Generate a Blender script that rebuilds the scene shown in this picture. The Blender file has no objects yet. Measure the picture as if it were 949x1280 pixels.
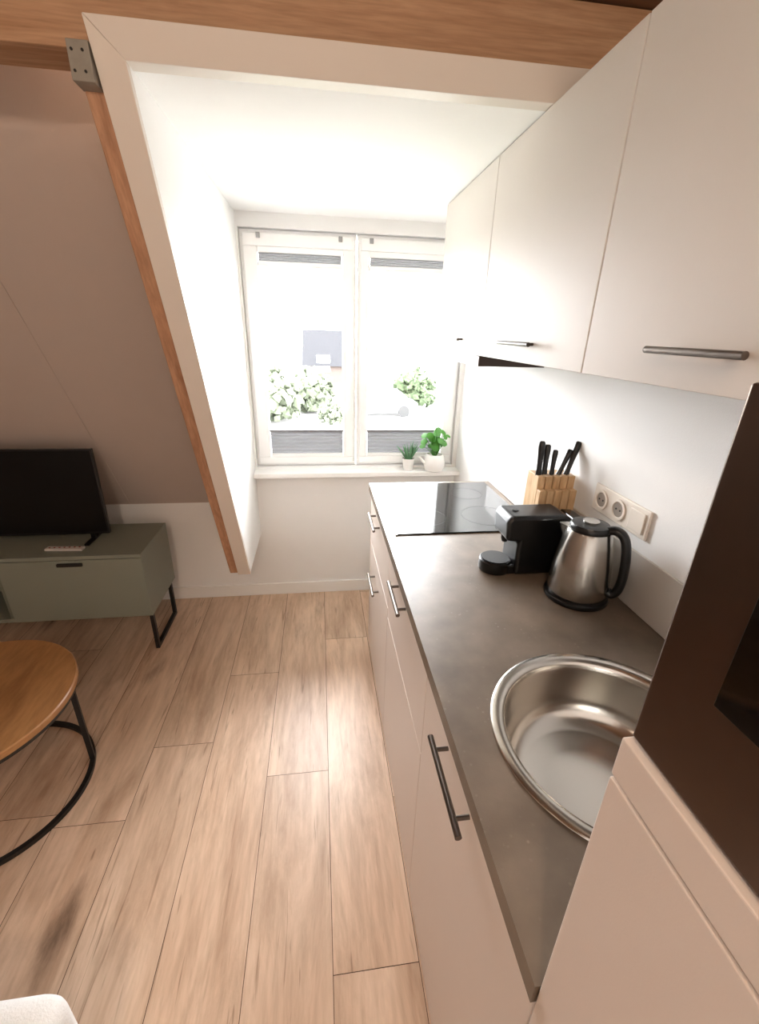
import bpy, bmesh, math, random
from mathutils import Vector, Matrix
random.seed(7)
S=bpy.context.scene
COL=bpy.context.collection

# ------------------------------------------------------------------ helpers
def lin(c):
    c=c/255.0
    return c/12.92 if c<=0.04045 else ((c+0.055)/1.055)**2.4
def rgb(r,g,b): return (lin(r),lin(g),lin(b),1.0)

def newmat(name):
    m=bpy.data.materials.new(name); m.use_nodes=True
    nt=m.node_tree; b=nt.nodes['Principled BSDF']
    return m,nt,b
def N(nt,t,**k):
    n=nt.nodes.new(t)
    for a,v in k.items():
        try: setattr(n,a,v)
        except Exception: pass
    return n
def pmat(name,col,rough=.5,metal=0.,noise=0.06,nscale=12.,bump=0.,bscale=200.,coat=0.,spec=.5,trans=0.):
    """principled material with gentle procedural colour variation and optional bump"""
    m,nt,b=newmat(name)
    tc=N(nt,'ShaderNodeTexCoord')
    nz=N(nt,'ShaderNodeTexNoise'); nz.inputs['Scale'].default_value=nscale; nz.inputs['Detail'].default_value=4
    nt.links.new(tc.outputs['Object'],nz.inputs['Vector'])
    mx=N(nt,'ShaderNodeMix',data_type='RGBA')
    mx.inputs[6].default_value=tuple(max(0,c*(1-noise)) for c in col[:3])+(1,)
    mx.inputs[7].default_value=tuple(min(1,c*(1+noise)) for c in col[:3])+(1,)
    nt.links.new(nz.outputs['Fac'],mx.inputs[0]); nt.links.new(mx.outputs[2],b.inputs['Base Color'])
    b.inputs['Roughness'].default_value=rough; b.inputs['Metallic'].default_value=metal
    b.inputs['Specular IOR Level'].default_value=spec
    b.inputs['Coat Weight'].default_value=coat
    if trans>0:
        out=nt.nodes['Material Output']; ts=N(nt,'ShaderNodeBsdfTranslucent'); nt.links.new(mx.outputs[2],ts.inputs['Color'])
        ms=N(nt,'ShaderNodeMixShader'); ms.inputs[0].default_value=trans
        nt.links.new(b.outputs[0],ms.inputs[1]); nt.links.new(ts.outputs[0],ms.inputs[2]); nt.links.new(ms.outputs[0],out.inputs[0])
    if bump>0:
        n2=N(nt,'ShaderNodeTexNoise'); n2.inputs['Scale'].default_value=bscale; n2.inputs['Detail'].default_value=3
        nt.links.new(tc.outputs['Object'],n2.inputs['Vector'])
        bp=N(nt,'ShaderNodeBump'); bp.inputs['Strength'].default_value=bump; bp.inputs['Distance'].default_value=.002
        nt.links.new(n2.outputs['Fac'],bp.inputs['Height']); nt.links.new(bp.outputs['Normal'],b.inputs['Normal'])
    return m
def woodmat(name,c1,c2,scale=(3,30,30),rough=.5,knots=True,bump=.1,attr=None,cknot=None,fine=1.0,kamt=.75,fdark=.66,kpos=.33,kscale=(1.5,4.4),stain=False):
    m,nt,b=newmat(name); L=nt.links.new
    tc=N(nt,'ShaderNodeTexCoord'); vec=tc.outputs['Object']
    if attr:
        at=N(nt,'ShaderNodeAttribute'); at.attribute_name=attr
        sc=N(nt,'ShaderNodeVectorMath',operation='SCALE'); sc.inputs['Scale'].default_value=23.0
        L(at.outputs['Vector'],sc.inputs[0])
        ad=N(nt,'ShaderNodeVectorMath',operation='ADD'); L(vec,ad.inputs[0]); L(sc.outputs[0],ad.inputs[1]); vec=ad.outputs[0]
    mp=N(nt,'ShaderNodeMapping'); mp.inputs['Scale'].default_value=scale; L(vec,mp.inputs['Vector'])
    n1=N(nt,'ShaderNodeTexNoise'); n1.inputs['Scale'].default_value=1.0; n1.inputs['Detail'].default_value=6; n1.inputs['Roughness'].default_value=.62; n1.inputs['Distortion'].default_value=.8
    L(mp.outputs[0],n1.inputs['Vector'])
    mp2=N(nt,'ShaderNodeMapping'); mp2.inputs['Scale'].default_value=tuple(s*6*fine for s in scale); L(vec,mp2.inputs['Vector'])
    n2=N(nt,'ShaderNodeTexNoise'); n2.inputs['Scale'].default_value=1.0; n2.inputs['Detail'].default_value=3
    L(mp2.outputs[0],n2.inputs['Vector'])
    cr=N(nt,'ShaderNodeValToRGB'); cr.color_ramp.elements[0].position=.3; cr.color_ramp.elements[1].position=.62
    cr.color_ramp.elements[0].color=c2; cr.color_ramp.elements[1].color=c1
    L(n1.outputs['Fac'],cr.inputs[0])
    mx=N(nt,'ShaderNodeMix',data_type='RGBA',blend_type='MULTIPLY'); mx.inputs[0].default_value=.55
    cr2=N(nt,'ShaderNodeValToRGB'); cr2.color_ramp.elements[0].position=.3; cr2.color_ramp.elements[1].position=.6
    cr2.color_ramp.elements[0].color=(fdark,fdark*.95,fdark*.9,1); cr2.color_ramp.elements[1].color=(1,1,1,1)
    L(n2.outputs['Fac'],cr2.inputs[0]); L(cr.outputs[0],mx.inputs[6]); L(cr2.outputs[0],mx.inputs[7])
    out=mx.outputs[2]
    if knots:
        mn=min(scale)
        mp3=N(nt,'ShaderNodeMapping'); mp3.inputs['Scale'].default_value=tuple((kscale[0] if s==mn else kscale[1]) for s in scale); L(vec,mp3.inputs['Vector'])
        wn=N(nt,'ShaderNodeTexNoise'); wn.inputs['Scale'].default_value=2.5; wn.inputs['Detail'].default_value=6; wn.inputs['Roughness'].default_value=.65; L(mp3.outputs[0],wn.inputs['Vector'])
        ma=N(nt,'ShaderNodeMix',data_type='RGBA'); ma.inputs[0].default_value=.35; L(mp3.outputs[0],ma.inputs[6]); L(wn.outputs['Color'],ma.inputs[7])
        vo=N(nt,'ShaderNodeTexVoronoi'); vo.inputs['Scale'].default_value=1.0; vo.inputs['Randomness'].default_value=1.0; L(ma.outputs[2],vo.inputs['Vector'])
        cr3=N(nt,'ShaderNodeValToRGB'); cr3.color_ramp.elements[0].position=.0; cr3.color_ramp.elements[1].position=kpos
        cr3.color_ramp.elements[0].color=(1,1,1,1); cr3.color_ramp.elements[1].color=(0,0,0,1); L(vo.outputs['Distance'],cr3.inputs[0])
        cr3.color_ramp.interpolation='EASE'
        mu=N(nt,'ShaderNodeMath',operation='MULTIPLY'); mu.inputs[1].default_value=kamt; L(cr3.outputs[0],mu.inputs[0])
        mu2=N(nt,'ShaderNodeMath',operation='MULTIPLY'); L(mu.outputs[0],mu2.inputs[0])
        crn=N(nt,'ShaderNodeValToRGB'); crn.color_ramp.elements[0].position=.35; crn.color_ramp.elements[1].position=.62; L(n1.outputs['Fac'],crn.inputs[0])
        inv=N(nt,'ShaderNodeMath',operation='SUBTRACT'); inv.inputs[0].default_value=1.25; L(crn.outputs[0],inv.inputs[1]); L(inv.outputs[0],mu2.inputs[1]); mu2.use_clamp=True
        mk=N(nt,'ShaderNodeMix',data_type='RGBA'); L(mu2.outputs[0],mk.inputs[0]); L(out,mk.inputs[6]); mk.inputs[7].default_value=cknot or tuple(c*.35 for c in c2[:3])+(1,)
        out=mk.outputs[2]
    if stain:
        # broad dark clouds elongated along the plank + thin cracks
        mp4=N(nt,'ShaderNodeMapping'); mp4.inputs['Scale'].default_value=(5.5,1.3,5); L(vec,mp4.inputs['Vector'])
        n4=N(nt,'ShaderNodeTexNoise'); n4.inputs['Scale'].default_value=1.3; n4.inputs['Detail'].default_value=8; n4.inputs['Roughness'].default_value=.7; n4.inputs['Distortion'].default_value=.5; L(mp4.outputs[0],n4.inputs['Vector'])
        c4=N(nt,'ShaderNodeValToRGB'); c4.color_ramp.elements[0].position=.30; c4.color_ramp.elements[1].position=.56
        c4.color_ramp.elements[0].color=(.60,.54,.49,1); c4.color_ramp.elements[1].color=(1,1,1,1); L(n4.outputs['Fac'],c4.inputs[0])
        m4=N(nt,'ShaderNodeMix',data_type='RGBA',blend_type='MULTIPLY'); m4.inputs[0].default_value=.75; L(out,m4.inputs[6]); L(c4.outputs[0],m4.inputs[7])
        mp5=N(nt,'ShaderNodeMapping'); mp5.inputs['Scale'].default_value=(55,3.2,10); L(vec,mp5.inputs['Vector'])
        n5=N(nt,'ShaderNodeTexNoise'); n5.inputs['Scale'].default_value=1.0; n5.inputs['Detail'].default_value=2; n5.inputs['Distortion'].default_value=1.2; L(mp5.outputs[0],n5.inputs['Vector'])
        c5=N(nt,'ShaderNodeValToRGB'); c5.color_ramp.elements[0].position=.27; c5.color_ramp.elements[1].position=.36
        c5.color_ramp.elements[0].color=(.5,.43,.38,1); c5.color_ramp.elements[1].color=(1,1,1,1); L(n5.outputs['Fac'],c5.inputs[0])
        m5=N(nt,'ShaderNodeMix',data_type='RGBA',blend_type='MULTIPLY'); m5.inputs[0].default_value=.7; L(m4.outputs[2],m5.inputs[6]); L(c5.outputs[0],m5.inputs[7])
        out=m5.outputs[2]
    if attr:
        hv=N(nt,'ShaderNodeHueSaturation'); mr=N(nt,'ShaderNodeMapRange'); mr.inputs['To Min'].default_value=.93; mr.inputs['To Max'].default_value=1.08
        L(at.outputs['Fac'],mr.inputs['Value']); L(mr.outputs[0],hv.inputs['Value']); L(out,hv.inputs['Color']); out=hv.outputs[0]
    L(out,b.inputs['Base Color'])
    b.inputs['Roughness'].default_value=rough
    bp=N(nt,'ShaderNodeBump'); bp.inputs['Strength'].default_value=bump; bp.inputs['Distance'].default_value=.001
    L(n2.outputs['Fac'],bp.inputs['Height']); L(bp.outputs['Normal'],b.inputs['Normal'])
    return m

def obj(name,bm,mat,parent=None,smooth=False,bevel=0.,bseg=2,angle=40):
    me=bpy.data.meshes.new(name); bmesh.ops.recalc_face_normals(bm,faces=bm.faces); bm.to_mesh(me); bm.free()
    o=bpy.data.objects.new(name,me); COL.objects.link(o)
    if mat is not None:
        for mm in (mat if isinstance(mat,(list,tuple)) else [mat]): me.materials.append(mm)
    if smooth:
        for p in me.polygons: p.use_smooth=True
        if angle<180:
            try: me.set_sharp_from_angle(angle=math.radians(angle))
            except Exception: pass
    if bevel>0:
        md=o.modifiers.new('bev','BEVEL'); md.width=bevel; md.segments=bseg; md.limit_method='ANGLE'; md.angle_limit=math.radians(35)
    if parent: o.parent=parent; o.matrix_parent_inverse=parent.matrix_world.inverted()
    return o
def empty(name,loc=(0,0,0)):
    e=bpy.data.objects.new(name,None); e.location=loc; e.empty_display_size=.1; COL.objects.link(e)
    e.matrix_world=Matrix.Translation(loc); return e
def addbox(bm,x0,x1,y0,y1,z0,z1,rot=None,piv=None):
    vs=[bm.verts.new((x,y,z)) for x in (x0,x1) for y in (y0,y1) for z in (z0,z1)]
    for f in ((0,1,3,2),(4,6,7,5),(0,4,5,1),(2,3,7,6),(0,2,6,4),(1,5,7,3)): bm.faces.new([vs[i] for i in f])
    if rot is not None: bmesh.ops.rotate(bm,verts=vs,cent=piv,matrix=rot)
    return vs
def box(name,x0,x1,y0,y1,z0,z1,mat,parent=None,bevel=0.,bseg=2,rot=None,piv=None):
    bm=bmesh.new(); addbox(bm,x0,x1,y0,y1,z0,z1,rot,piv); return obj(name,bm,mat,parent,bevel=bevel,bseg=bseg,smooth=bevel>0 and bseg>2)
def boxes(name,lst,mat,parent=None,bevel=0.):
    bm=bmesh.new()
    for b in lst: addbox(bm,*b)
    return obj(name,bm,mat,parent,bevel=bevel)
def addtube(bm,pts,r,seg=12,caps=True,flat=1.0,up=None):
    pts=[Vector(p) for p in pts]; rings=[]; prev=None
    for i,p in enumerate(pts):
        if i==0: t=pts[1]-p
        elif i==len(pts)-1: t=p-pts[i-1]
        else: t=(pts[i+1]-p).normalized()+(p-pts[i-1]).normalized()
        t.normalize()
        a=prev if prev is not None else (Vector(up) if up else (Vector((0,0,1)) if abs(t.z)<.9 else Vector((1,0,0))))
        u=(a-t*a.dot(t)).normalized(); v=t.cross(u); prev=u
        rr=r[i] if isinstance(r,(list,tuple)) else r
        rings.append([bm.verts.new(p+u*rr*math.cos(2*math.pi*k/seg)+v*rr*flat*math.sin(2*math.pi*k/seg)) for k in range(seg)])
    for a,b in zip(rings,rings[1:]):
        for k in range(seg): bm.faces.new((a[k],a[(k+1)%seg],b[(k+1)%seg],b[k]))
    if caps: bm.faces.new(rings[0][::-1]); bm.faces.new(rings[-1])
def tube(name,pts,r,mat,parent=None,seg=12,flat=1.0,up=None):
    bm=bmesh.new(); addtube(bm,pts,r,seg,True,flat,up); return obj(name,bm,mat,parent,smooth=True)
def addlathe(bm,prof,c,seg=48):
    rings=[]
    for (r,z) in prof:
        if r<1e-5: rings.append([bm.verts.new((c[0],c[1],c[2]+z))])
        else: rings.append([bm.verts.new((c[0]+r*math.cos(2*math.pi*k/seg),c[1]+r*math.sin(2*math.pi*k/seg),c[2]+z)) for k in range(seg)])
    for a,b in zip(rings,rings[1:]):
        for k in range(seg):
            k2=(k+1)%seg
            if len(a)==1 and len(b)==1: continue
            if len(a)==1: bm.faces.new((a[0],b[k2],b[k]))
            elif len(b)==1: bm.faces.new((a[k],a[k2],b[0]))
            else: bm.faces.new((a[k],a[k2],b[k2],b[k]))
def lathe(name,prof,c,mat,parent=None,seg=48,angle=40):
    bm=bmesh.new(); addlathe(bm,prof,c,seg); return obj(name,bm,mat,parent,smooth=True,angle=angle)
def prism(name,poly,axis,a,b,mat,parent=None,bevel=0.,bseg=2):
    """extrude polygon. axis 'x': poly=(y,z); 'y': (x,z); 'z': (x,y)"""
    bm=bmesh.new()
    def P(p,t): return {'x':(t,p[0],p[1]),'y':(p[0],t,p[1]),'z':(p[0],p[1],t)}[axis]
    A=[bm.verts.new(P(p,a)) for p in poly]; B=[bm.verts.new(P(p,b)) for p in poly]
    bm.faces.new(A); bm.faces.new(B[::-1]); n=len(poly)
    for i in range(n): bm.faces.new((A[i],B[i],B[(i+1)%n],A[(i+1)%n]))
    return obj(name,bm,mat,parent,bevel=bevel,bseg=bseg)
def smoothpath(pts,n=5):
    P=[Vector(p) for p in pts]; P=[P[0]]+P+[P[-1]]; out=[]
    for i in range(1,len(P)-2):
        for k in range(n):
            t=k/n; a,b,c,d=P[i-1],P[i],P[i+1],P[i+2]
            out.append(.5*((2*b)+(-a+c)*t+(2*a-5*b+4*c-d)*t*t+(-a+3*b-3*c+d)*t**3))
    out.append(P[-2]); return out

# ------------------------------------------------------------------ materials
M_wall=pmat('white_plaster',rgb(244,243,241),.85,bump=.15,bscale=350,noise=.015)
M_slope_shade=pmat('shaded_slope_plaster',rgb(192,178,169),.85,bump=.15,bscale=350,noise=.02)  # white plaster darkened to taupe: shade of the dim side put into its colour
M_trim=pmat('white_trim_paint',rgb(222,213,203),.5,noise=.015)
M_sillm=pmat('sill_white',rgb(244,243,240),.4,noise=.01)
M_pvc=pmat('white_pvc',rgb(247,247,246),.4,noise=.01)
M_cab=pmat('cream_laminate',rgb(224,211,201),.42,noise=.012,bump=.05,bscale=500)
M_cabU=pmat('upper_laminate',rgb(214,207,200),.5,noise=.012,bump=.05,bscale=500,spec=.3)
M_carc=pmat('carcass_board',rgb(150,142,134),.55,noise=.02)
M_steel=pmat('brushed_steel',rgb(190,186,180),.22,metal=1.,noise=.05,nscale=40)
M_nickel=pmat('handle_nickel',rgb(118,110,104),.32,metal=1.,noise=.05,nscale=60)
M_nickelU=pmat('handle_nickel_dark',rgb(84,78,74),.4,metal=1.,noise=.05,nscale=60)
M_black=pmat('black_plastic',rgb(12,12,13),.3,noise=.1)
M_blackm=pmat('black_metal',rgb(20,19,19),.45,noise=.1,bump=.05)
M_glassblk=pmat('black_glass',rgb(9,9,10),.06,noise=.1)
M_micro=pmat('microwave_dark_steel',rgb(96,78,66),.3,metal=.85,noise=.06,nscale=60)
M_console=pmat('sage_lacquer',rgb(134,139,127),.5,noise=.02)
M_consol_in=pmat('sage_interior',rgb(114,118,107),.6,noise=.02)
M_white=pmat('white_ceramic',rgb(238,236,232),.25,noise=.01)
M_socket=pmat('socket_plastic',rgb(232,222,210),.35,noise=.01)
M_splash=pmat('splash_strip',rgb(206,200,192),.35,noise=.02)
M_fabric=pmat('white_fabric',rgb(232,230,226),.95,noise=.04,nscale=30,bump=.6,bscale=220)
M_leaf=pmat('leaf_green',rgb(58,120,32),.4,noise=.25,nscale=25)
M_aloe=pmat('aloe_green',rgb(92,140,100),.5,noise=.3,nscale=60)
M_soil=pmat('potting_soil',rgb(50,36,26),.95,noise=.3,nscale=80)
M_blind=pmat('blind_fabric',rgb(138,138,140),.8,noise=.05,trans=.10)
M_blindd=pmat('blind_perforated',rgb(160,160,160),.8,noise=.6,nscale=220,trans=.12)
M_beam=woodmat('beam_wood',rgb(202,162,128),rgb(174,132,98),scale=(1.6,26,26),rough=.6,knots=True,bump=.2,kscale=(2.2,7))
M_raft=woodmat('rafter_wood',rgb(196,152,120),rgb(164,120,90),scale=(26,8,3),rough=.6,knots=False,bump=.2)
M_ceilw=woodmat('ceiling_boards',rgb(136,102,76),rgb(100,72,52),scale=(2,14,14),rough=.7,knots=False)
M_floor=woodmat('oak_planks',rgb(226,198,172),rgb(198,165,138),scale=(10,1.1,10),rough=.36,knots=True,bump=.10,attr='rnd',cknot=rgb(106,84,68),kamt=.8,fdark=.76,kpos=.22,kscale=(2.0,6.0),stain=True)
M_gap=pmat('plank_gap',rgb(80,58,44),.9)
M_table=woodmat('table_oak',rgb(178,130,82),rgb(148,100,58),scale=(10,2,10),rough=.4,knots=False,bump=.1)
M_block=woodmat('knife_block_wood',rgb(216,182,140),rgb(192,154,110),scale=(20,20,4),rough=.5,knots=False)

# counter: dark taupe stone laminate with speckles
M_top,nt,b=newmat('worktop_stone'); L=nt.links.new
tc=N(nt,'ShaderNodeTexCoord'); n1=N(nt,'ShaderNodeTexNoise'); n1.inputs['Scale'].default_value=9; n1.inputs['Detail'].default_value=8
L(tc.outputs['Object'],n1.inputs['Vector'])
cr=N(nt,'ShaderNodeValToRGB'); cr.color_ramp.elements[0].color=rgb(96,83,70); cr.color_ramp.elements[1].color=rgb(122,107,92); cr.color_ramp.elements[0].position=.3; cr.color_ramp.elements[1].position=.7
L(n1.outputs['Fac'],cr.inputs[0])
vo=N(nt,'ShaderNodeTexVoronoi'); vo.inputs['Scale'].default_value=70; L(tc.outputs['Object'],vo.inputs['Vector'])
c2=N(nt,'ShaderNodeValToRGB'); c2.color_ramp.elements[0].position=.05; c2.color_ramp.elements[1].position=.22; c2.color_ramp.elements[0].color=(1,1,1,1); c2.color_ramp.elements[1].color=(0,0,0,1)
L(vo.outputs['Distance'],c2.inputs[0]); mu=N(nt,'ShaderNodeMath',operation='MULTIPLY'); L(c2.outputs[0],mu.inputs[0])
n6=N(nt,'ShaderNodeTexNoise'); n6.inputs['Scale'].default_value=14; L(tc.outputs['Object'],n6.inputs['Vector'])
m6=N(nt,'ShaderNodeMapRange'); m6.inputs['From Min'].default_value=.5; m6.inputs['From Max'].default_value=.75; m6.inputs['To Max'].default_value=.5; L(n6.outputs['Fac'],m6.inputs['Value']); L(m6.outputs[0],mu.inputs[1])
mx=N(nt,'ShaderNodeMix',data_type='RGBA'); L(mu.outputs[0],mx.inputs[0]); L(cr.outputs[0],mx.inputs[6]); mx.inputs[7].default_value=rgb(170,156,140)
L(mx.outputs[2],b.inputs['Base Color']); b.inputs['Roughness'].default_value=.4
bp=N(nt,'ShaderNodeBump'); bp.inputs['Strength'].default_value=.12; bp.inputs['Distance'].default_value=.001; n3=N(nt,'ShaderNodeTexNoise'); n3.inputs['Scale'].default_value=260
L(tc.outputs['Object'],n3.inputs['Vector']); L(n3.outputs['Fac'],bp.inputs['Height']); L(bp.outputs['Normal'],b.inputs['Normal'])

# window glass (thin: mostly transparent with a little gloss)
M_glass=bpy.data.materials.new('window_glass'); M_glass.use_nodes=True; nt=M_glass.node_tree; nt.nodes.clear()
o_=N(nt,'ShaderNodeOutputMaterial'); tr=N(nt,'ShaderNodeBsdfTransparent'); gl=N(nt,'ShaderNodeBsdfGlossy'); gl.inputs['Roughness'].default_value=.02
ms=N(nt,'ShaderNodeMixShader'); fr=N(nt,'ShaderNodeFresnel'); fr.inputs[0].default_value=1.2
nt.links.new(fr.outputs[0],ms.inputs[0]); nt.links.new(tr.outputs[0],ms.inputs[1]); nt.links.new(gl.outputs[0],ms.inputs[2]); nt.links.new(ms.outputs[0],o_.inputs[0])

# ------------------------------------------------------------------ room shell
WY=2.68; XR=.87; XL=-3.0; YB=-1.7; ZC=2.47; XD=-.405; ZD=2.252
bm=bmesh.new(); lay=bm.loops.layers.float_color.new('rnd')
addbox(bm,XL,XR+.1,YB,WY+.1,-.06,-.004)
for f in bm.faces: f.material_index=1
P=.252; known={-.004:[2.15,.66],-.256:[1.30],-.508:[1.90],-.760:[1.49],-1.012:[1.18]}
k=-13
while True:
    xa=-.004+k*P; 
    if xa>XR: break
    off=None
    for kx,v in known.items():
        if abs(kx-xa)<.01: off=v[0]
    if off is None: off=random.uniform(0,1.5)
    g=.0010; y=off-1.49*4
    while y<WY+.1:
        y0=max(y,YB); y1=min(y+1.49,WY+.1); x0=max(xa,XL); x1=min(xa+P,XR+.1)
        if y1>y0 and x1>x0:
            vs=[bm.verts.new(p) for p in ((x0+g,y0+g,0),(x1-g,y0+g,0),(x1-g,y1-g,0),(x0+g,y1-g,0))]
            f=bm.faces.new(vs); c=(random.random(),random.random(),random.random(),1)
            for l in f.loops: l[lay]=c
        y+=1.49
    k+=1
me=bpy.data.meshes.new('floor'); bm.to_mesh(me); bm.free(); me.materials.append(M_floor); me.materials.append(M_gap)
fl=bpy.data.objects.new('floor',me); COL.objects.link(fl)

OX0,OX1,OZ0,OZ1=-.395,.845,.915,2.185
boxes('wall_far',[(XD,XR,WY,WY+.16,0,OZ0),(XD,OX0,WY,WY+.16,OZ0,OZ1),(OX1,XR,WY,WY+.16,OZ0,OZ1),(XD,XR,WY,WY+.16,OZ1,ZD+.05)],M_wall)
box('wall_knee',XL,XD,WY,WY+.16,0,.72,M_wall)
box('wall_right',XR,XR+.1,YB,WY+.16,0,2.6,M_wall)
box('wall_left',XL-.1,XL,YB,WY+.16,0,2.6,M_slope_shade)
box('wall_back',XL-.1,XR+.1,YB-.1,YB,0,2.6,M_wall)
def ysl(z): return WY-(z-.69)/1.73
prism('wall_slope',[(ysl(.66),.66),(ysl(2.55),2.55),(ysl(2.55)+.1,2.55),(ysl(.66)+.17,.66)],'x',XL,XD-.07,M_slope_shade)
prism('trim_1',[(ysl(.70)-.004,.70),(ysl(2.4)-.004,2.4),(ysl(2.4)+.01,2.4),(ysl(.70)+.01,.70)],'x',-1.20,-1.17,M_slope_shade)
def ytr(z): return 1.335+(2.30-z)*.47
prism('wall_cheek',[(ytr(2.30),2.30),(ytr(.46),.46),(WY,.46),(WY+.16,.80),(WY+.16,2.30)],'x',XD-.07,XD,M_wall)
box('ceiling_dormer',XD-.07,XR+.1,1.37,WY+.16,ZD,ZD+.05,M_wall)
box('ceiling',XL-.1,XR+.1,YB-.1,1.75,ZC,ZC+.08,M_ceilw)
box('purlin_beam',XL,XR,1.385,1.50,2.283,ZC-.002,M_beam,bevel=.004)
hd=empty('trim_2',(0,1.35,2.3))
def yt(z,o=0): return ytr(z)-.002-o
def quadprism(bm,pf,t):
    A=[bm.verts.new(p) for p in pf]; B=[bm.verts.new((p[0],p[1]+t,p[2])) for p in pf]
    bm.faces.new(A); bm.faces.new(B[::-1])
    for i in range(len(A)): bm.faces.new((A[i],B[i],B[(i+1)%len(A)],A[(i+1)%len(A)]))
zi,zo=ZD-.002,2.310; xi,xo=XD,XD-.066
bm=bmesh.new()
quadprism(bm,[(xi,yt(zi,.02),zi),(XR,yt(zi,.02),zi),(XR,yt(zo,.02),zo),(xo+.0006,yt(zo,.02),zo)],.045)
obj('header_board',bm,M_trim,hd,bevel=.0015)
bm=bmesh.new()
zb=.45
quadprism(bm,[(xi,yt(zi,.02),zi),(xo,yt(zo,.02),zo),(xo,yt(zb,.02),zb),(xi,yt(zb,.02),zb)],.022)
obj('side_board',bm,M_trim,hd,bevel=.0015)
bm=bmesh.new(); quadprism(bm,[(xo-.001,yt(2.27),2.27),(xo-.046,yt(2.27),2.27),(xo-.046,yt(.45),.45),(xo-.001,yt(.45),.45)],.12)
obj('rafter_beam',bm,M_raft,bevel=.003)
jh=empty('joist_hanger',(-.52,1.33,2.25))
box('strap',xo-.050,xo-.004,1.330,1.382,2.205,2.276,pmat('galvanised',rgb(150,144,134),.5,metal=.2,noise=.2,nscale=40),jh,bevel=.002)
bm=bmesh.new()
for (dx,dz) in ((-.04,2.222),(-.018,2.222),(-.04,2.258),(-.018,2.258)):
    addtube(bm,[(xo+dx,1.3305,dz),(xo+dx,1.328,dz)],.003,8)
obj('nails',bm,M_blackm,jh)
box('baseboard_far',XL,XR,WY-.014,WY,0,.085,M_sillm,bevel=.002)
box('baseboard_left',XL,XL+.014,YB,WY-.014,0,.085,M_sillm)
box('window_sill',XD,XR,WY-.10,WY+.045,.872,.902,M_sillm,bevel=.004)

# ------------------------------------------------------------------ windows
def window(name,x0,x1,gl_l,gl_r,handle):
    e=empty(name,((x0+x1)/2,WY+.05,1.5))
    z0,z1=OZ0+.003,OZ1-.003; fy0,fy1=WY+.03,WY+.095
    fw=.032
    boxes('outer_frame',[(x0,x1,fy0,fy1,z0,z0+fw),(x0,x1,fy0,fy1,z1-fw,z1),(x0,x0+fw,fy0,fy1,z0+fw,z1-fw),(x1-fw,x1,fy0,fy1,z0+fw,z1-fw)],M_pvc,e,bevel=.003)
    s0,s1=fy0-.018,fy1-.01; gz0,gz1=.975,2.105
    a0,a1=x0+fw*.5,x1-fw*.5; b0,b1=z0+fw*.5,z1-fw*.5
    boxes('sash',[(a0,a1,s0,s1,b0,gz0),(a0,a1,s0,s1,gz1,b1),(a0,gl_l,s0,s1,gz0,gz1),(gl_r,a1,s0,s1,gz0,gz1)],M_pvc,e,bevel=.005)
    box('pane',gl_l-.002,gl_r+.002,fy0+.03,fy0+.034,gz0-.002,gz1+.002,M_glass,e)
    yb=s0+.006
    def pleat(nm,za,zb,n,mat):
        bm=bmesh.new(); L1=[];
        for i in range(n+1):
            z=za+(zb-za)*i/n; yy=yb+(0.0 if i%2 else .016)
            L1.append((bm.verts.new((gl_l+.004,yy,z)),bm.verts.new((gl_r-.004,yy,z))))
        for p,q in zip(L1,L1[1:]): bm.faces.new((p[0],p[1],q[1],q[0]))
        obj(nm,bm,mat,e)
    box('blind_top_rail',gl_l+.001,gl_r-.001,yb-.004,yb+.02,gz1-.028,gz1-.001,M_pvc,e,bevel=.002)
    pleat('blind_top_stack',gz1-.068,gz1-.028,8,M_blindd)
    box('blind_mid_rail',gl_l+.001,gl_r-.001,yb-.004,yb+.02,gz1-.092,gz1-.068,M_pvc,e,bevel=.002)
    pleat('blind_lower_stack',gz0+.02,gz0+.155,12,M_blind)
    box('blind_dark_rail',gl_l+.001,gl_r-.001,yb-.003,yb+.019,gz0+.155,gz0+.168,pmat('blind_rail_grey',rgb(120,120,122),.5),e,bevel=.002)
    box('blind_bottom_rail',gl_l+.001,gl_r-.001,yb-.003,yb+.019,gz0+.001,gz0+.02,M_pvc,e,bevel=.002)
    boxes('clips',[(gl_l+.0,gl_l+.02,s0-.01,s0,gz1+.035,gz1+.06),(gl_r-.02,gl_r,s0-.01,s0,gz1+.035,gz1+.06)],pmat('clip_grey',rgb(150,150,150),.4),e,bevel=.002)
    if handle:
        hx=(gl_r+a1)/2
        box('handle_plate',hx-.013,hx+.013,s0-.008,s0,1.33,1.42,M_pvc,e,bevel=.003)
        tube('handle_grip',[(hx,s0-.008,1.39),(hx,s0-.035,1.39),(hx,s0-.038,1.36),(hx,s0-.036,1.27)],.009,M_pvc,e)
window('window_1',OX0+.002,.215,-.305,.14,True)
window('window_2',.222,OX1-.002,.285,.765,False)

# ------------------------------------------------------------------ base cabinets
FX=.246; CZ=1.0; Y0=.235; Y1=2.075
bc=empty('base_cabinet',(.55,1.2,0))
boxes('carcass',[(FX+.02,XR-.002,Y1-.018,Y1,.10,.955),(FX+.02,XR-.002,Y0+.004,Y0+.022,.10,.955),(XR-.012,XR-.002,Y0+.022,Y1-.018,.10,.955),(FX+.02,XR-.012,Y0+.022,Y1-.018,.10,.116)],M_carc,bc)
box('plinth',FX+.03,FX+.045,Y0+.004,Y1-.01,.0,.10,M_cab,bc)
g=.0018
sp=[Y0,.82,1.44,Y1]
def panel(nm,y0,y1,z0,z1,parent=bc,x=FX,mat=M_cab): return box(nm,x,x+.018,y0+g,y1-g,z0+g,z1-g,mat,parent,bevel=.0015)
panel('sink_door',sp[0]+.004,sp[1],.05,.955); panel('mid_drawer',sp[1],sp[2],.66,.955); panel('mid_door',sp[1],sp[2],.05,.66)
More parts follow.
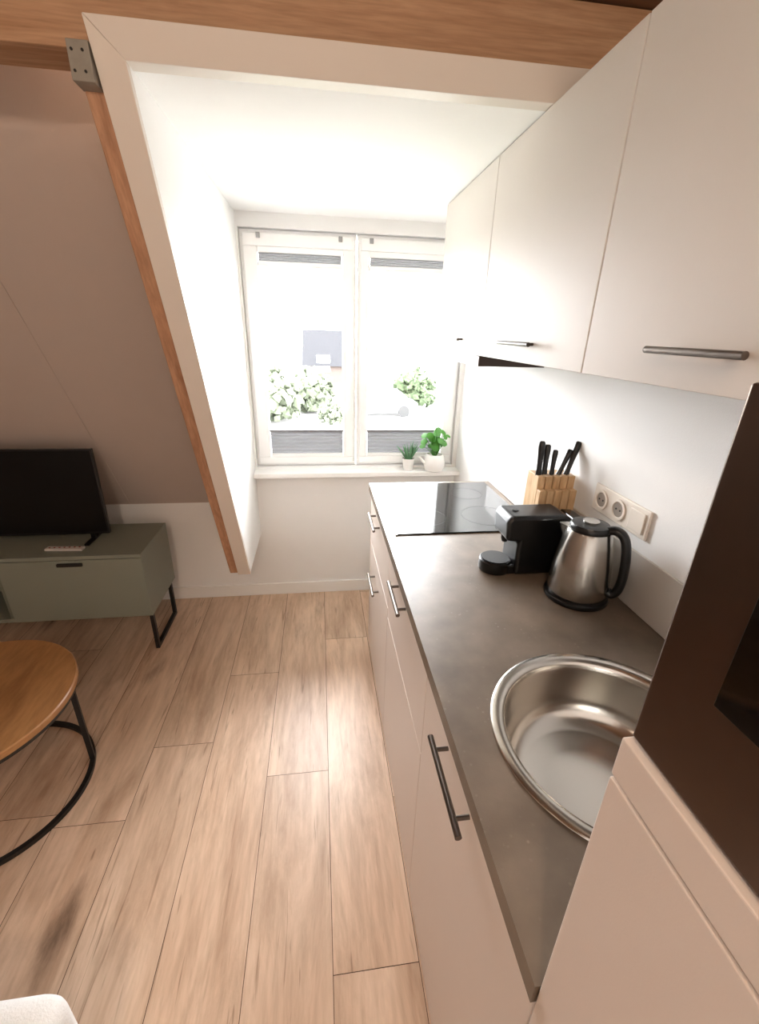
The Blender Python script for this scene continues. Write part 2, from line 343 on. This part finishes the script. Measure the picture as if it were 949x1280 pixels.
panel('far_drawer_top',sp[2],sp[3],.70,.955); panel('far_drawer_low',sp[2],sp[3],.05,.70)
def bar(nm,y0,y1,z,parent,x=FX,out=.034,r=.0065,mat=None):
    bm=bmesh.new(); addtube(bm,[(x-out,y0,z),(x-out,y1,z)],r,14)
    for t in (.16,.84):
        yy=y0+(y1-y0)*t; addtube(bm,[(x-out,yy,z),(x+.001,yy,z)],r*.72,10)
    return obj(nm,bm,mat or M_nickel,parent,smooth=True)
bar('handle_1',.455,.66,.917,bc,out=.030); bar('handle_2',1.08,1.27,.925,bc,out=.03); bar('handle_3',1.70,1.90,.915,bc,out=.03); bar('handle_4',1.68,1.88,.60,bc,out=.03)

# worktop with round hole
wt=empty('worktop',(.55,1.2,1.0))
SC=(.548,.553); SR=.215
bm=bmesh.new(); WX0,WX1,WY0,WY1=.236,XR-.002,Y0+.002,2.095; zt,zb_=CZ,CZ-.038
sx0,sx1,sy0,sy1=SC[0]-.25,SC[0]+.25,SC[1]-.25,SC[1]+.25
n=64; ang=[2*math.pi*(i+.5)/n for i in range(n)]
for i in range(4): ang.append(math.pi/4+i*math.pi/2)
ang=sorted(ang); n=len(ang)
def sq(a):
    c,s=math.cos(a),math.sin(a); m=max(abs(c),abs(s)); return (SC[0]+.25*c/m,SC[1]+.25*s/m)
for z in (zt,zb_):
    ci=[bm.verts.new((SC[0]+SR*math.cos(a),SC[1]+SR*math.sin(a),z)) for a in ang]; so=[bm.verts.new((*sq(a),z)) for a in ang]
    for i in range(n): bm.faces.new((ci[i],ci[(i+1)%n],so[(i+1)%n],so[i]))
    for (a,b_,c,d) in ((WX0,sx0,WY0,WY1),(sx1,WX1,WY0,WY1),(sx0,sx1,sy1,WY1),(sx0,sx1,WY0,sy0)):
        bm.faces.new([bm.verts.new(p) for p in ((a,c,z),(b_,c,z),(b_,d,z),(a,d,z))])
    if z==zt: ctop=ci
    else:
        for i in range(n): bm.faces.new((ctop[i],ctop[(i+1)%n],ci[(i+1)%n],ci[i]))
for (p,q) in (((WX0,WY0),(WX1,WY0)),((WX1,WY0),(WX1,WY1)),((WX1,WY1),(WX0,WY1)),((WX0,WY1),(WX0,WY0))):
    bm.faces.new([bm.verts.new(v) for v in ((*p,zb_),(*q,zb_),(*q,zt),(*p,zt))])
obj('slab',bm,M_top,wt)
box('splash_strip',XR-.008,XR-.001,Y0+.004,2.095,CZ+.001,1.165,M_splash,wt,bevel=.002)

M_sink,nt,b=newmat('sink_steel'); L=nt.links.new
b.inputs['Metallic'].default_value=1; b.inputs['Base Color'].default_value=rgb(206,200,192); 
tc=N(nt,'ShaderNodeTexCoord'); nz=N(nt,'ShaderNodeTexNoise'); nz.inputs['Scale'].default_value=5; nz.inputs['Detail'].default_value=3; L(tc.outputs['Object'],nz.inputs['Vector'])
mr=N(nt,'ShaderNodeMapRange'); mr.inputs['To Min'].default_value=.16; mr.inputs['To Max'].default_value=.24; L(nz.outputs['Fac'],mr.inputs['Value']); L(mr.outputs[0],b.inputs['Roughness'])
sk=empty('round_sink',(SC[0],SC[1],CZ))
prof=[(.234,.0005),(.234,.003),(.230,.0055),(.214,.005),(.207,.002),(.203,-.005),(.201,-.02),(.198,-.09),(.194,-.11),(.184,-.132),(.168,-.146),(.145,-.153),(.10,-.156),(.0,-.158)]
lathe('bowl',prof,(SC[0],SC[1],CZ),M_sink,sk,seg=128,angle=180)
lathe('drain',[(.040,-.1545),(.040,-.1525),(.034,-.1515),(.03,-.154),(.012,-.154),(.008,-.150),(0,-.150)],(SC[0]+.07,SC[1]-.115,CZ),M_steel,sk,seg=32)

hb=empty('induction_hob',(.55,1.76,CZ))
box('glass',.278,.832,1.475,2.062,CZ+.0008,CZ+.006,M_glassblk,hb,bevel=.002)
box('steel_edge',.272,.2785,1.472,2.065,CZ+.0006,CZ+.0068,M_steel,hb)
bm=bmesh.new()
for (cx,cy,r) in ((.42,1.63,.085),(.42,1.90,.10),(.68,1.63,.10),(.68,1.90,.075)):
    m_=72
    for i in range(m_):
        a0=2*math.pi*i/m_;a1=2*math.pi*(i+1)/m_
        bm.faces.new([bm.verts.new((cx+rr*math.cos(a),cy+rr*math.sin(a),CZ+.0063)) for rr,a in ((r,a0),(r,a1),(r+.0015,a1),(r+.0015,a0))])
obj('zone_marks',bm,pmat('zone_grey',rgb(34,34,36),.3),hb)

# ------------------------------------------------------------------ tall unit + microwave
tu=empty('tall_cabinet',(.5,-.07,0))
TY=-.37
boxes('carcass',[(FX+.02,XR-.002,Y0-.018,Y0,.0,1.414),(FX+.02,XR-.002,TY,TY+.018,0,1.414),(XR-.012,XR-.002,TY+.018,Y0-.018,0,1.414),(FX+.02,XR-.012,TY+.018,Y0-.018,1.396,1.414)],M_cab,tu)
box('lower_door',FX-.006,FX+.016,TY,Y0-.001,.07,1.366,M_cab,tu,bevel=.0015)
box('top_rail',FX-.006,FX+.016,TY,Y0-.001,1.370,1.412,M_cab,tu,bevel=.0015)
box('plinth',FX+.055,FX+.07,TY+.02,Y0-.02,0,.07,M_cab,tu)
mw=empty('microwave',(.5,-.05,1.42))
box('housing',FX+.018,.70,TY+.03,Y0-.003,1.4155,1.694,M_micro,mw,bevel=.003)
box('door_frame',FX,FX+.017,TY+.03,Y0-.003,1.4155,1.694,M_micro,mw,bevel=.002)
box('door_glass',FX-.0015,FX+.001,TY+.14,.182,1.50,1.665,M_glassblk,mw,bevel=.0005)

# ------------------------------------------------------------------ upper cabinets
UX=.597; UZ0,UZ1=1.637,2.248
uc=empty('wall_cabinet',(.72,1.2,1.64))
ud=[.20,.985,1.686,2.315]
box('carcass',UX+.02,XR-.002,ud[0],ud[-1],UZ0+.002,UZ1-.001,M_carc,uc)
for i in range(3): box('door_%d'%(i+1),UX,UX+.018,ud[i]+.002,ud[i+1]-.002,UZ0,UZ1,M_cabU,uc,bevel=.0015)
bar('handle_1',.555,.75,1.697,uc,x=UX,out=.03,r=.006); bar('handle_2',1.215,1.44,1.690,uc,x=UX,out=.03,r=.006,mat=M_nickelU); bar('handle_3',1.87,2.12,1.69,uc,x=UX,out=.03,r=.006,mat=M_nickelU)
hd2=empty('extractor_hood',(.73,2.0,1.6))
box('hood_body',UX+.004,XR-.002,1.69,2.31,1.598,1.6365,pmat('hood_brown',rgb(66,54,48),.4,metal=.3),hd2,bevel=.002)
box('hood_front',UX+.001,UX+.0035,1.688,2.312,1.598,1.633,pmat('hood_grey',rgb(176,170,164),.4),hd2)

# ------------------------------------------------------------------ sockets
so_=empty('wall_socket',(XR,1.09,1.25))
box('plate',XR-.009,XR-.0005,.965,1.215,1.205,1.29,M_socket,so_,bevel=.003)
M_sockd=pmat('socket_recess',rgb(150,140,130),.4)
for i,yc in enumerate((1.173,1.09)):
    def rl(nm,prof,mat):
        bm=bmesh.new(); addlathe(bm,prof,(0,0,0),32); bmesh.ops.rotate(bm,verts=bm.verts,cent=(0,0,0),matrix=Matrix.Rotation(-math.pi/2,3,'Y')); bmesh.ops.translate(bm,verts=bm.verts,vec=(XR-.0095,yc,1.2475)); obj(nm,bm,mat,so_,smooth=True)
    rl('socket_ring_%d'%(i+1),[(.031,0),(.031,.004),(.024,.004),(.022,.0005)],M_socket)
    rl('socket_recess_%d'%(i+1),[(.023,.0008),(0,.0008)],M_sockd)
    bm=bmesh.new()
    for d in (-.009,.009): addtube(bm,[(XR-.009,yc+d,1.2475),(XR-.0112,yc+d,1.2475)],.003,10)
    obj('socket_holes_%d'%(i+1),bm,M_black,so_)
box('switch_rocker',XR-.0135,XR-.009,.978,1.038,1.218,1.277,M_socket,so_,bevel=.002)

# ------------------------------------------------------------------ coffee machine
cm=empty('coffee_machine',(.68,1.2,CZ))
cy0,cy1=1.150,1.262
prism('body',[(.600,CZ+.002),(.600,CZ+.118),(.560,CZ+.124),(.556,CZ+.185),(.566,CZ+.205),(.74,CZ+.205),(.770,CZ+.190),(.775,CZ+.03),(.770,CZ+.002)],'y',cy0,cy1,M_black,cm,bevel=.012,bseg=5)
# rear water tank (separate smoky block)
prism('water_tank',[(.778,CZ+.004),(.778,CZ+.188),(.820,CZ+.184),(.838,CZ+.165),(.842,CZ+.004)],'y',cy0+.006,cy1-.006,pmat('smoky_tank',rgb(26,26,28),.12),cm,bevel=.008,bseg=4)
lathe('start_button',[(0,.2055),(.010,.2055),(.010,.2075),(0,.208)],(.60,1.206,CZ),M_blackm,cm,seg=24)
lathe('drip_tray',[(0,.001),(.050,.001),(.052,.004),(.052,.036),(.048,.040),(.0,.040)],(.556,1.206,CZ),M_black,cm,seg=40)
lathe('drip_grid',[(0,.0405),(.044,.0405),(.044,.043),(0,.043)],(.556,1.206,CZ),M_blackm,cm,seg=40)
lathe('coffee_spout',[(0,.100),(.009,.100),(.013,.112),(.013,.13),(0,.13)],(.578,1.206,CZ),M_black,cm,seg=20)
box('tray_bridge',.56,.615,1.16,1.252,CZ+.002,CZ+.034,M_black,cm,bevel=.004)

# ------------------------------------------------------------------ kettle
KC=(.741,1.030,CZ)
kt=empty('electric_kettle',KC)
lathe('power_base',[(0,.001),(.088,.001),(.090,.005),(.088,.014),(.080,.018),(0,.018)],KC,M_black,kt,seg=56)
lathe('steel_body',[(.0,.020),(.080,.020),(.083,.024),(.0825,.06),(.077,.12),(.067,.18),(.059,.213),(.057,.218),(.05,.219),(.0,.219)],KC,M_steel,kt,seg=64)
lathe('lid',[(.054,.2195),(.055,.225),(.050,.234),(.03,.238),(0,.239)],KC,M_black,kt,seg=40)
lathe('lid_cap',[(.0,.2395),(.022,.2395),(.022,.243),(0,.244)],KC,M_steel,kt,seg=24)
hdv=Vector((.72,-.69,0)).normalized()
def kp(r,z): return (KC[0]+hdv.x*r,KC[1]+hdv.y*r,CZ+z)
tube('handle',smoothpath([kp(.045,.224),(kp(.066,.230)),(kp(.086,.218)),kp(.098,.19),kp(.106,.14),kp(.108,.09),kp(.103,.055),kp(.092,.040),kp(.080,.045)]),.0125,M_black,kt,seg=16,flat=1.25)
bm=bmesh.new()
pv=Vector((-hdv.y,hdv.x,0))
a=Vector(kp(-.045,.218)); bb=Vector(kp(-.080,.216)); c=Vector(kp(-.060,.170))
vs=[bm.verts.new(v) for v in (a+pv*.028,a-pv*.028,bb+pv*.004,bb-pv*.004,c+pv*.006,c-pv*.006,Vector(kp(-.04,.17))+pv*.02,Vector(kp(-.04,.17))-pv*.02)]
bmesh.ops.convex_hull(bm,input=vs); obj('spout',bm,M_steel,kt,smooth=True,angle=50)

# ------------------------------------------------------------------ knife block
kb=empty('knife_block',(.795,1.36,CZ))
bx0,bx1,by0,by1=.722,.858,1.305,1.405
n=5; w=(bx1-bx0)
bm=bmesh.new()
for i in range(n):
    a=bx0+w*i/n+.0015; b2=bx0+w*(i+1)/n-.0015
    addbox(bm,a,b2,by0+.02,by1,CZ+.001,CZ+.275)
obj('slats',bm,M_block,kb,bevel=.002)
bm=bmesh.new()
for i in range(n):
    a=bx0+w*i/n+.0015; b2=bx0+w*(i+1)/n-.0015
    addbox(bm,a,b2,by0-.005,by0+.019,CZ+.001,CZ+.232)
obj('front_slats',bm,M_block,kb,bevel=.002)
boxes('core',[(bx0+.004,bx1-.004,by0+.004,by1-.006,CZ+.003,CZ+.216)],pmat('block_gap',rgb(232,222,206),.6),kb)
bm=bmesh.new()
for (x_,dy,tx,ty,ln,r_) in ((.006,.045,.000,.01,.118,1.),(.030,.052,.002,.01,.105,1.),(.053,.045,.006,.01,.088,.85),(.078,.045,.038,.01,.095,.9),(.106,.045,.034,.01,.120,1.)):
    p0=Vector((bx0+x_+.006,by0+dy,CZ+.271)); d=Vector((tx,ty,ln)).normalized()
    addtube(bm,[p0,p0+d*ln*.2,p0+d*ln*.5,p0+d*ln*.8,p0+d*ln*.95,p0+d*ln],[r_*.011,r_*.009,r_*.0095,r_*.0115,r_*.0115,r_*.007],12,True,.85)
obj('knife_handles',bm,M_black,kb,smooth=True)

# ------------------------------------------------------------------ plants on sill
sz=.902
ap=empty('potted_aloe',(.545,2.635,sz)); c=(.545,2.635,sz)
lathe('pot',[(0,.0005),(.028,.0005),(.031,.004),(.039,.07),(.039,.075),(.035,.075),(.034,.066),(0,.066)],c,M_white,ap)
lathe('soil',[(0,.0665),(.033,.0665)],c,M_soil,ap)
bm=bmesh.new()
for i in range(34):
    a=random.uniform(0,6.28); t=random.uniform(.1,.75); ln=random.uniform(.08,.125)
    d=Vector((math.cos(a)*t,math.sin(a)*t*.4-.1,1)).normalized(); p0=Vector((c[0]+math.cos(a)*.012,c[1]+math.sin(a)*.012,sz+.066))
    e_=Vector((math.cos(a),0,0))
    addtube(bm,[p0,p0+d*ln*.5,p0+d*ln+e_*.006],[.0045,.0038,.0006],6,True,.5)
obj('leaves',bm,M_aloe,ap,smooth=True)
pp=empty('potted_pilea',(.705,2.605,sz)); c=(.705,2.605,sz)
lathe('pot',[(0,.0005),(.045,.0005),(.058,.008),(.067,.035),(.066,.07),(.055,.10),(.050,.108),(.046,.108),(.050,.098),(0,.096)],c,M_white,pp)
tube('pot_spout',[(c[0]-.05,c[1]-.01,sz+.045),(c[0]-.085,c[1]-.015,sz+.075),(c[0]-.10,c[1]-.018,sz+.095)],[.014,.009,.007],M_white,pp)
lathe('soil',[(0,.0965),(.049,.0965)],c,M_soil,pp)
bm=bmesh.new(); bs=bmesh.new()
for i in range(38):
    a=random.uniform(0,6.28); rr=random.uniform(.015,.088); hh=random.uniform(.03,.14)*(1.15-rr*4)+.025
    tip=Vector((c[0]+math.cos(a)*rr,c[1]+math.sin(a)*rr*.5-.01,sz+.10+hh))
    p0=Vector((c[0]+math.cos(a)*.01,c[1]+math.sin(a)*.01,sz+.096))
    addtube(bs,[p0,(p0+tip)/2+Vector((0,0,.012)),tip],.0016,6)
    nrm=Vector((math.cos(a)*.5,-.55+math.sin(a)*.25,random.uniform(.35,1))).normalized()
    u=nrm.orthogonal().normalized(); v=nrm.cross(u); R_=random.uniform(.015,.026)
    cv=bm.verts.new(tip+nrm*.003); ring=[bm.verts.new(tip+u*R_*math.cos(k*math.pi/8)+v*R_*math.sin(k*math.pi/8)) for k in range(16)]
    for k in range(16): bm.faces.new((cv,ring[k],ring[(k+1)%16]))
obj('leaves',bm,M_leaf,pp,smooth=True,angle=180); obj('stems',bs,M_leaf,pp,smooth=True)

# ------------------------------------------------------------------ tv console
tc_=empty('tv_console',(-1.65,2.34,0))
cx0,cx1,cya,cyb,cz0,cz1=-2.42,-.935,2.135,2.535,.245,.622
boxes('top_bottom',[(cx0,cx1,cya,cyb,cz1-.02,cz1),(cx0,cx1,cya,cyb,cz0,cz0+.02)],M_console,tc_,bevel=.002)
boxes('sides',[(cx1-.02,cx1,cya,cyb,cz0+.0201,cz1-.0201),(cx0,cx0+.02,cya,cyb,cz0+.0201,cz1-.0201),(cx0+.02,cx1-.02,cyb-.012,cyb-.002,cz0+.02,cz1-.02),(-1.64,-1.62,cya+.012,cyb-.012,cz0+.02,cz1-.02)],M_consol_in,tc_)
box('side_panel',cx1-.001,cx1+.002,cya,cyb,cz0,cz1,M_console,tc_)
box('drop_front',-1.615,cx1+.0,cya-.004,cya+.014,cz0+.002,cz1-.022,M_console,tc_,bevel=.0015)
box('shelf',cx0+.02,-1.64,cya+.02,cyb-.012,.425,.44,M_consol_in,tc_)
box('pull_tab',-1.335,-1.215,cya-.018,cya-.004,.570,.588,M_blackm,tc_,bevel=.004)
def sled(nm,x):
    s=.010
    boxes(nm,[(x-s,x+s,cya+.03,cya+.03+2*s,0,cz0),(x-s,x+s,cyb-.05,cyb-.05+2*s,0,cz0),(x-s,x+s,cya+.03+2*s,cyb-.05,0,2*s),(x-s,x+s,cya+.03+2*s,cyb-.05,cz0-2*s,cz0)],M_blackm,tc_)
sled('leg_1',cx1-.02); sled('leg_2',cx0+.04)
tv=empty('television',(-1.52,2.34,cz1))
box('panel',-1.885,-1.150,2.325,2.350,.658,1.125,M_black,tv,bevel=.004)
box('screen',-1.878,-1.157,2.3235,2.3255,.672,1.118,pmat('tv_screen',rgb(8,8,10),.35,spec=.25),tv)
boxes('rear_box',[(-1.75,-1.29,2.3505,2.385,.72,1.0)],M_black,tv,bevel=.006)
for i,x in enumerate((-1.24,-1.79)):
    boxes('foot_%d'%(i+1),[(x-.012,x+.012,2.25,2.43,cz1+.001,cz1+.012),(x-.012,x+.012,2.33,2.345,cz1+.012,.66)],M_black,tv,bevel=.002)
rc=empty('remote_control',(-1.33,2.22,cz1))
R45=Matrix.Rotation(math.radians(-4),3,'Z')
box('body',-1.42,-1.235,2.195,2.232,cz1+.0008,cz1+.014,pmat('remote_white',rgb(205,200,195),.5),rc,bevel=.004,rot=R45,piv=(-1.33,2.21,cz1))
bm=bmesh.new()
for i in range(7): addtube(bm,[(-1.40+i*.024,2.214,cz1+.0142),(-1.40+i*.024,2.214,cz1+.0162)],.0045,10)
obj('buttons',bm,pmat('button_red',rgb(150,60,50),.5),rc)

# ------------------------------------------------------------------ round coffee table
tb=empty('coffee_table',(-1.289,1.346,0)); TC=(-1.289,1.346,0)
lathe('top',[(0,.432),(.344,.432),(.350,.436),(.350,.457),(.346,.461),(0,.461)],TC,M_table,tb,seg=96)
lathe('rim',[(.335,.418),(.345,.418),(.345,.4315),(.335,.4315)],TC,M_blackm,tb,seg=96)
def ring(nm,R,z,s,mat,par):
    bm=bmesh.new(); m_=96
    pr=[(R-s,z-s),(R+s,z-s),(R+s,z+s),(R-s,z+s)]
    rg=[[bm.verts.new((TC[0]+r*math.cos(2*math.pi*k/m_),TC[1]+r*math.sin(2*math.pi*k/m_),zz)) for r,zz in pr] for k in range(m_)]
    for k in range(m_):
        for j in range(4): bm.faces.new((rg[k][j],rg[(k+1)%m_][j],rg[(k+1)%m_][(j+1)%4],rg[k][(j+1)%4]))
    obj(nm,bm,mat,par,smooth=True)
ring('base_ring',.318,.0095,.009,M_blackm,tb)
for i,a in enumerate((20,140,260)):
    a=math.radians(a); x=TC[0]+.318*math.cos(a); y=TC[1]+.318*math.sin(a)
    box('leg_%d'%(i+1),x-.009,x+.009,y-.009,y+.009,.0185,.4315,M_blackm,tb,rot=Matrix.Rotation(a,3,'Z'),piv=(x,y,.2))

# ------------------------------------------------------------------ white pouf (bottom-left corner)
pf=empty('pouf',(-.84,.22,0))
bm=bmesh.new(); addbox(bm,-1.12,-.545,-.06,.542,.06,.45)
bmesh.ops.bevel(bm,geom=bm.edges[:],offset=.05,segments=8,profile=.6,affect='EDGES')
obj('cushion',bm,M_fabric,pf,smooth=True,angle=180)
for i,(x,y) in enumerate(((-1.02,.04),(-.65,.04),(-1.02,.44),(-.65,.44))):
    lathe('foot_%d'%(i+1),[(0,0),(.016,0),(.02,.062),(0,.062)],(x,y,0),M_table,pf,seg=20)

# ------------------------------------------------------------------ outside
GZ=-2.9
box('ground_outside',-60,80,3.4,120,GZ-.1,GZ,pmat('pale_paving',rgb(128,127,124),.9,noise=.2,nscale=1.5))
box('garden_outside',-14,2.2,9,17,GZ+.001,GZ+.03,pmat('lawn',rgb(112,118,98),.95,noise=.3,nscale=3))
M_tree=pmat('foliage',rgb(70,76,60),.9,noise=.5,nscale=5)
M_bush=pmat('bush_foliage',rgb(48,60,36),.9,noise=.6,nscale=5)
def bush(name,c,r,n,seed,squash=1.,mat=None):
    rnd=random.Random(seed); bm=bmesh.new()
    for i in range(n):
        a=rnd.uniform(0,6.28); q=r*.85*math.sqrt(rnd.random()); z=r*(.2+1.3*squash*rnd.random()*(1-.4*q/r)); s=r*rnd.uniform(.07,.17)
        m_=bmesh.ops.create_icosphere(bm,subdivisions=1,radius=s,matrix=Matrix.Translation((c[0]+q*math.cos(a),c[1]+q*math.sin(a),c[2]+z)))
        for v in m_['verts']: v.co+=Vector((rnd.uniform(-1,1),rnd.uniform(-1,1),rnd.uniform(-1,1)))*s*.5
    addtube(bm,[(c[0],c[1],c[2]),(c[0],c[1],c[2]+r)],r*.1,8)
    return obj(name,bm,mat or M_tree)
bush('bush',(6.2,29,GZ),1.55,420,1,1.1,M_bush)
bush('tree',(-2.6,24,GZ),1.7,420,3,1.2)
bush('tree',(-.6,27,GZ),1.6,420,4,1.1)
bush('tree',(.6,23,GZ),.8,200,5,1.0)
M_roof=pmat('roof_tiles',rgb(32,32,34),.9,noise=.2,nscale=4,spec=.1); M_brick=pmat('brick_facade',rgb(70,62,58),.9,noise=.2,nscale=6,spec=.1)
def house(x0,x1,y0,y1,ze,zr):
    h_=empty('house',((x0+x1)/2,(y0+y1)/2,GZ)); box('walls',x0,x1,y0,y1,GZ,ze,M_brick,h_)
    ym=(y0+y1)/2
    prism('roof',[(y0-.4,ze),(ym,zr),(y1+.4,ze)],'x',x0-.3,x1+.3,M_roof,h_)
    boxes('windows',[(x0+1.0+i*2.4,x0+2.2+i*2.4,y0-.03,y0+.01,GZ+1,GZ+2.4) for i in range(int((x1-x0-1)/2.4))],M_pvc,h_)
house(-1.2,2.8,42,50,-1.4,1.6)
ca=empty('parked_car',(3.6,26,GZ))
M_car=pmat('car_paint',rgb(84,86,90),.5,metal=.1)
prism('body',[(1.6,GZ+.3),(1.6,GZ+.75),(2.3,GZ+.85),(2.9,GZ+1.4),(4.6,GZ+1.4),(5.2,GZ+.9),(5.6,GZ+.8),(5.6,GZ+.3)],'y',25.2,26.9,M_car,ca,bevel=.06)
box('side_glass',2.75,4.8,25.17,25.2,GZ+.92,GZ+1.3,pmat('car_glass',rgb(40,42,46),.5),ca)
for i,x in enumerate((2.4,4.8)):
    bm=bmesh.new(); addtube(bm,[(x,25.15,GZ+.32),(x,25.4,GZ+.32)],.32,20); obj('wheel_%d'%(i+1),bm,pmat('tyre',rgb(30,30,30),.8),ca,smooth=True)

# ------------------------------------------------------------------ light
w=bpy.data.worlds.new('sky'); S.world=w; w.use_nodes=True; nt=w.node_tree
bg=nt.nodes['Background']; bg.inputs['Color'].default_value=(.96,.98,1.0,1); bg.inputs['Strength'].default_value=40.0
def area(name,loc,rot,sx,sy,energy,col,portal=False):
    l=bpy.data.lights.new(name,'AREA'); l.shape='RECTANGLE'; l.size=sx; l.size_y=sy; l.energy=energy; l.color=col
    if portal: l.cycles.is_portal=True
    o=bpy.data.objects.new(name,l); o.location=loc; o.rotation_euler=rot; COL.objects.link(o); return o
area('window_portal',((OX0+OX1)/2,WY+.15,(OZ0+OZ1)/2),(math.radians(-90),0,0),OX1-OX0,OZ1-OZ0,1,(1,1,1),True)
for i,(x,y,e) in enumerate(((-.35,-.9,40),(.1,-.35,11),(-2.0,-.6,6))):
    l=bpy.data.lights.new('ceiling_lamp_light','POINT'); l.energy=e; l.color=(1,.81,.64); l.shadow_soft_size=.06
    o=bpy.data.objects.new('ceiling_lamp_light',l); o.location=(x,y,2.38); COL.objects.link(o)

# ------------------------------------------------------------------ camera
f,pi_,ya,ro,h=548.187,22.510,7.997,1.609,1.716
pi_,ya,ro=map(math.radians,(pi_,ya,ro))
F=Vector((math.sin(ya)*math.cos(pi_),math.cos(ya)*math.cos(pi_),-math.sin(pi_)))
R=Vector((math.cos(ya),-math.sin(ya),0)); U=R.cross(F)
R2=R*math.cos(ro)+U*math.sin(ro); U2=-R*math.sin(ro)+U*math.cos(ro)
cd=bpy.data.cameras.new('camera'); cd.sensor_fit='HORIZONTAL'; cd.sensor_width=36; cd.lens=36*f/949; cd.clip_start=.02; cd.clip_end=300
co=bpy.data.objects.new('camera',cd); COL.objects.link(co)
m=Matrix((R2,U2,-F)).transposed().to_4x4(); m.translation=(0,0,h); co.matrix_world=m
S.camera=co
S.view_settings.view_transform='Standard'; S.view_settings.look='None'; S.view_settings.exposure=0.0
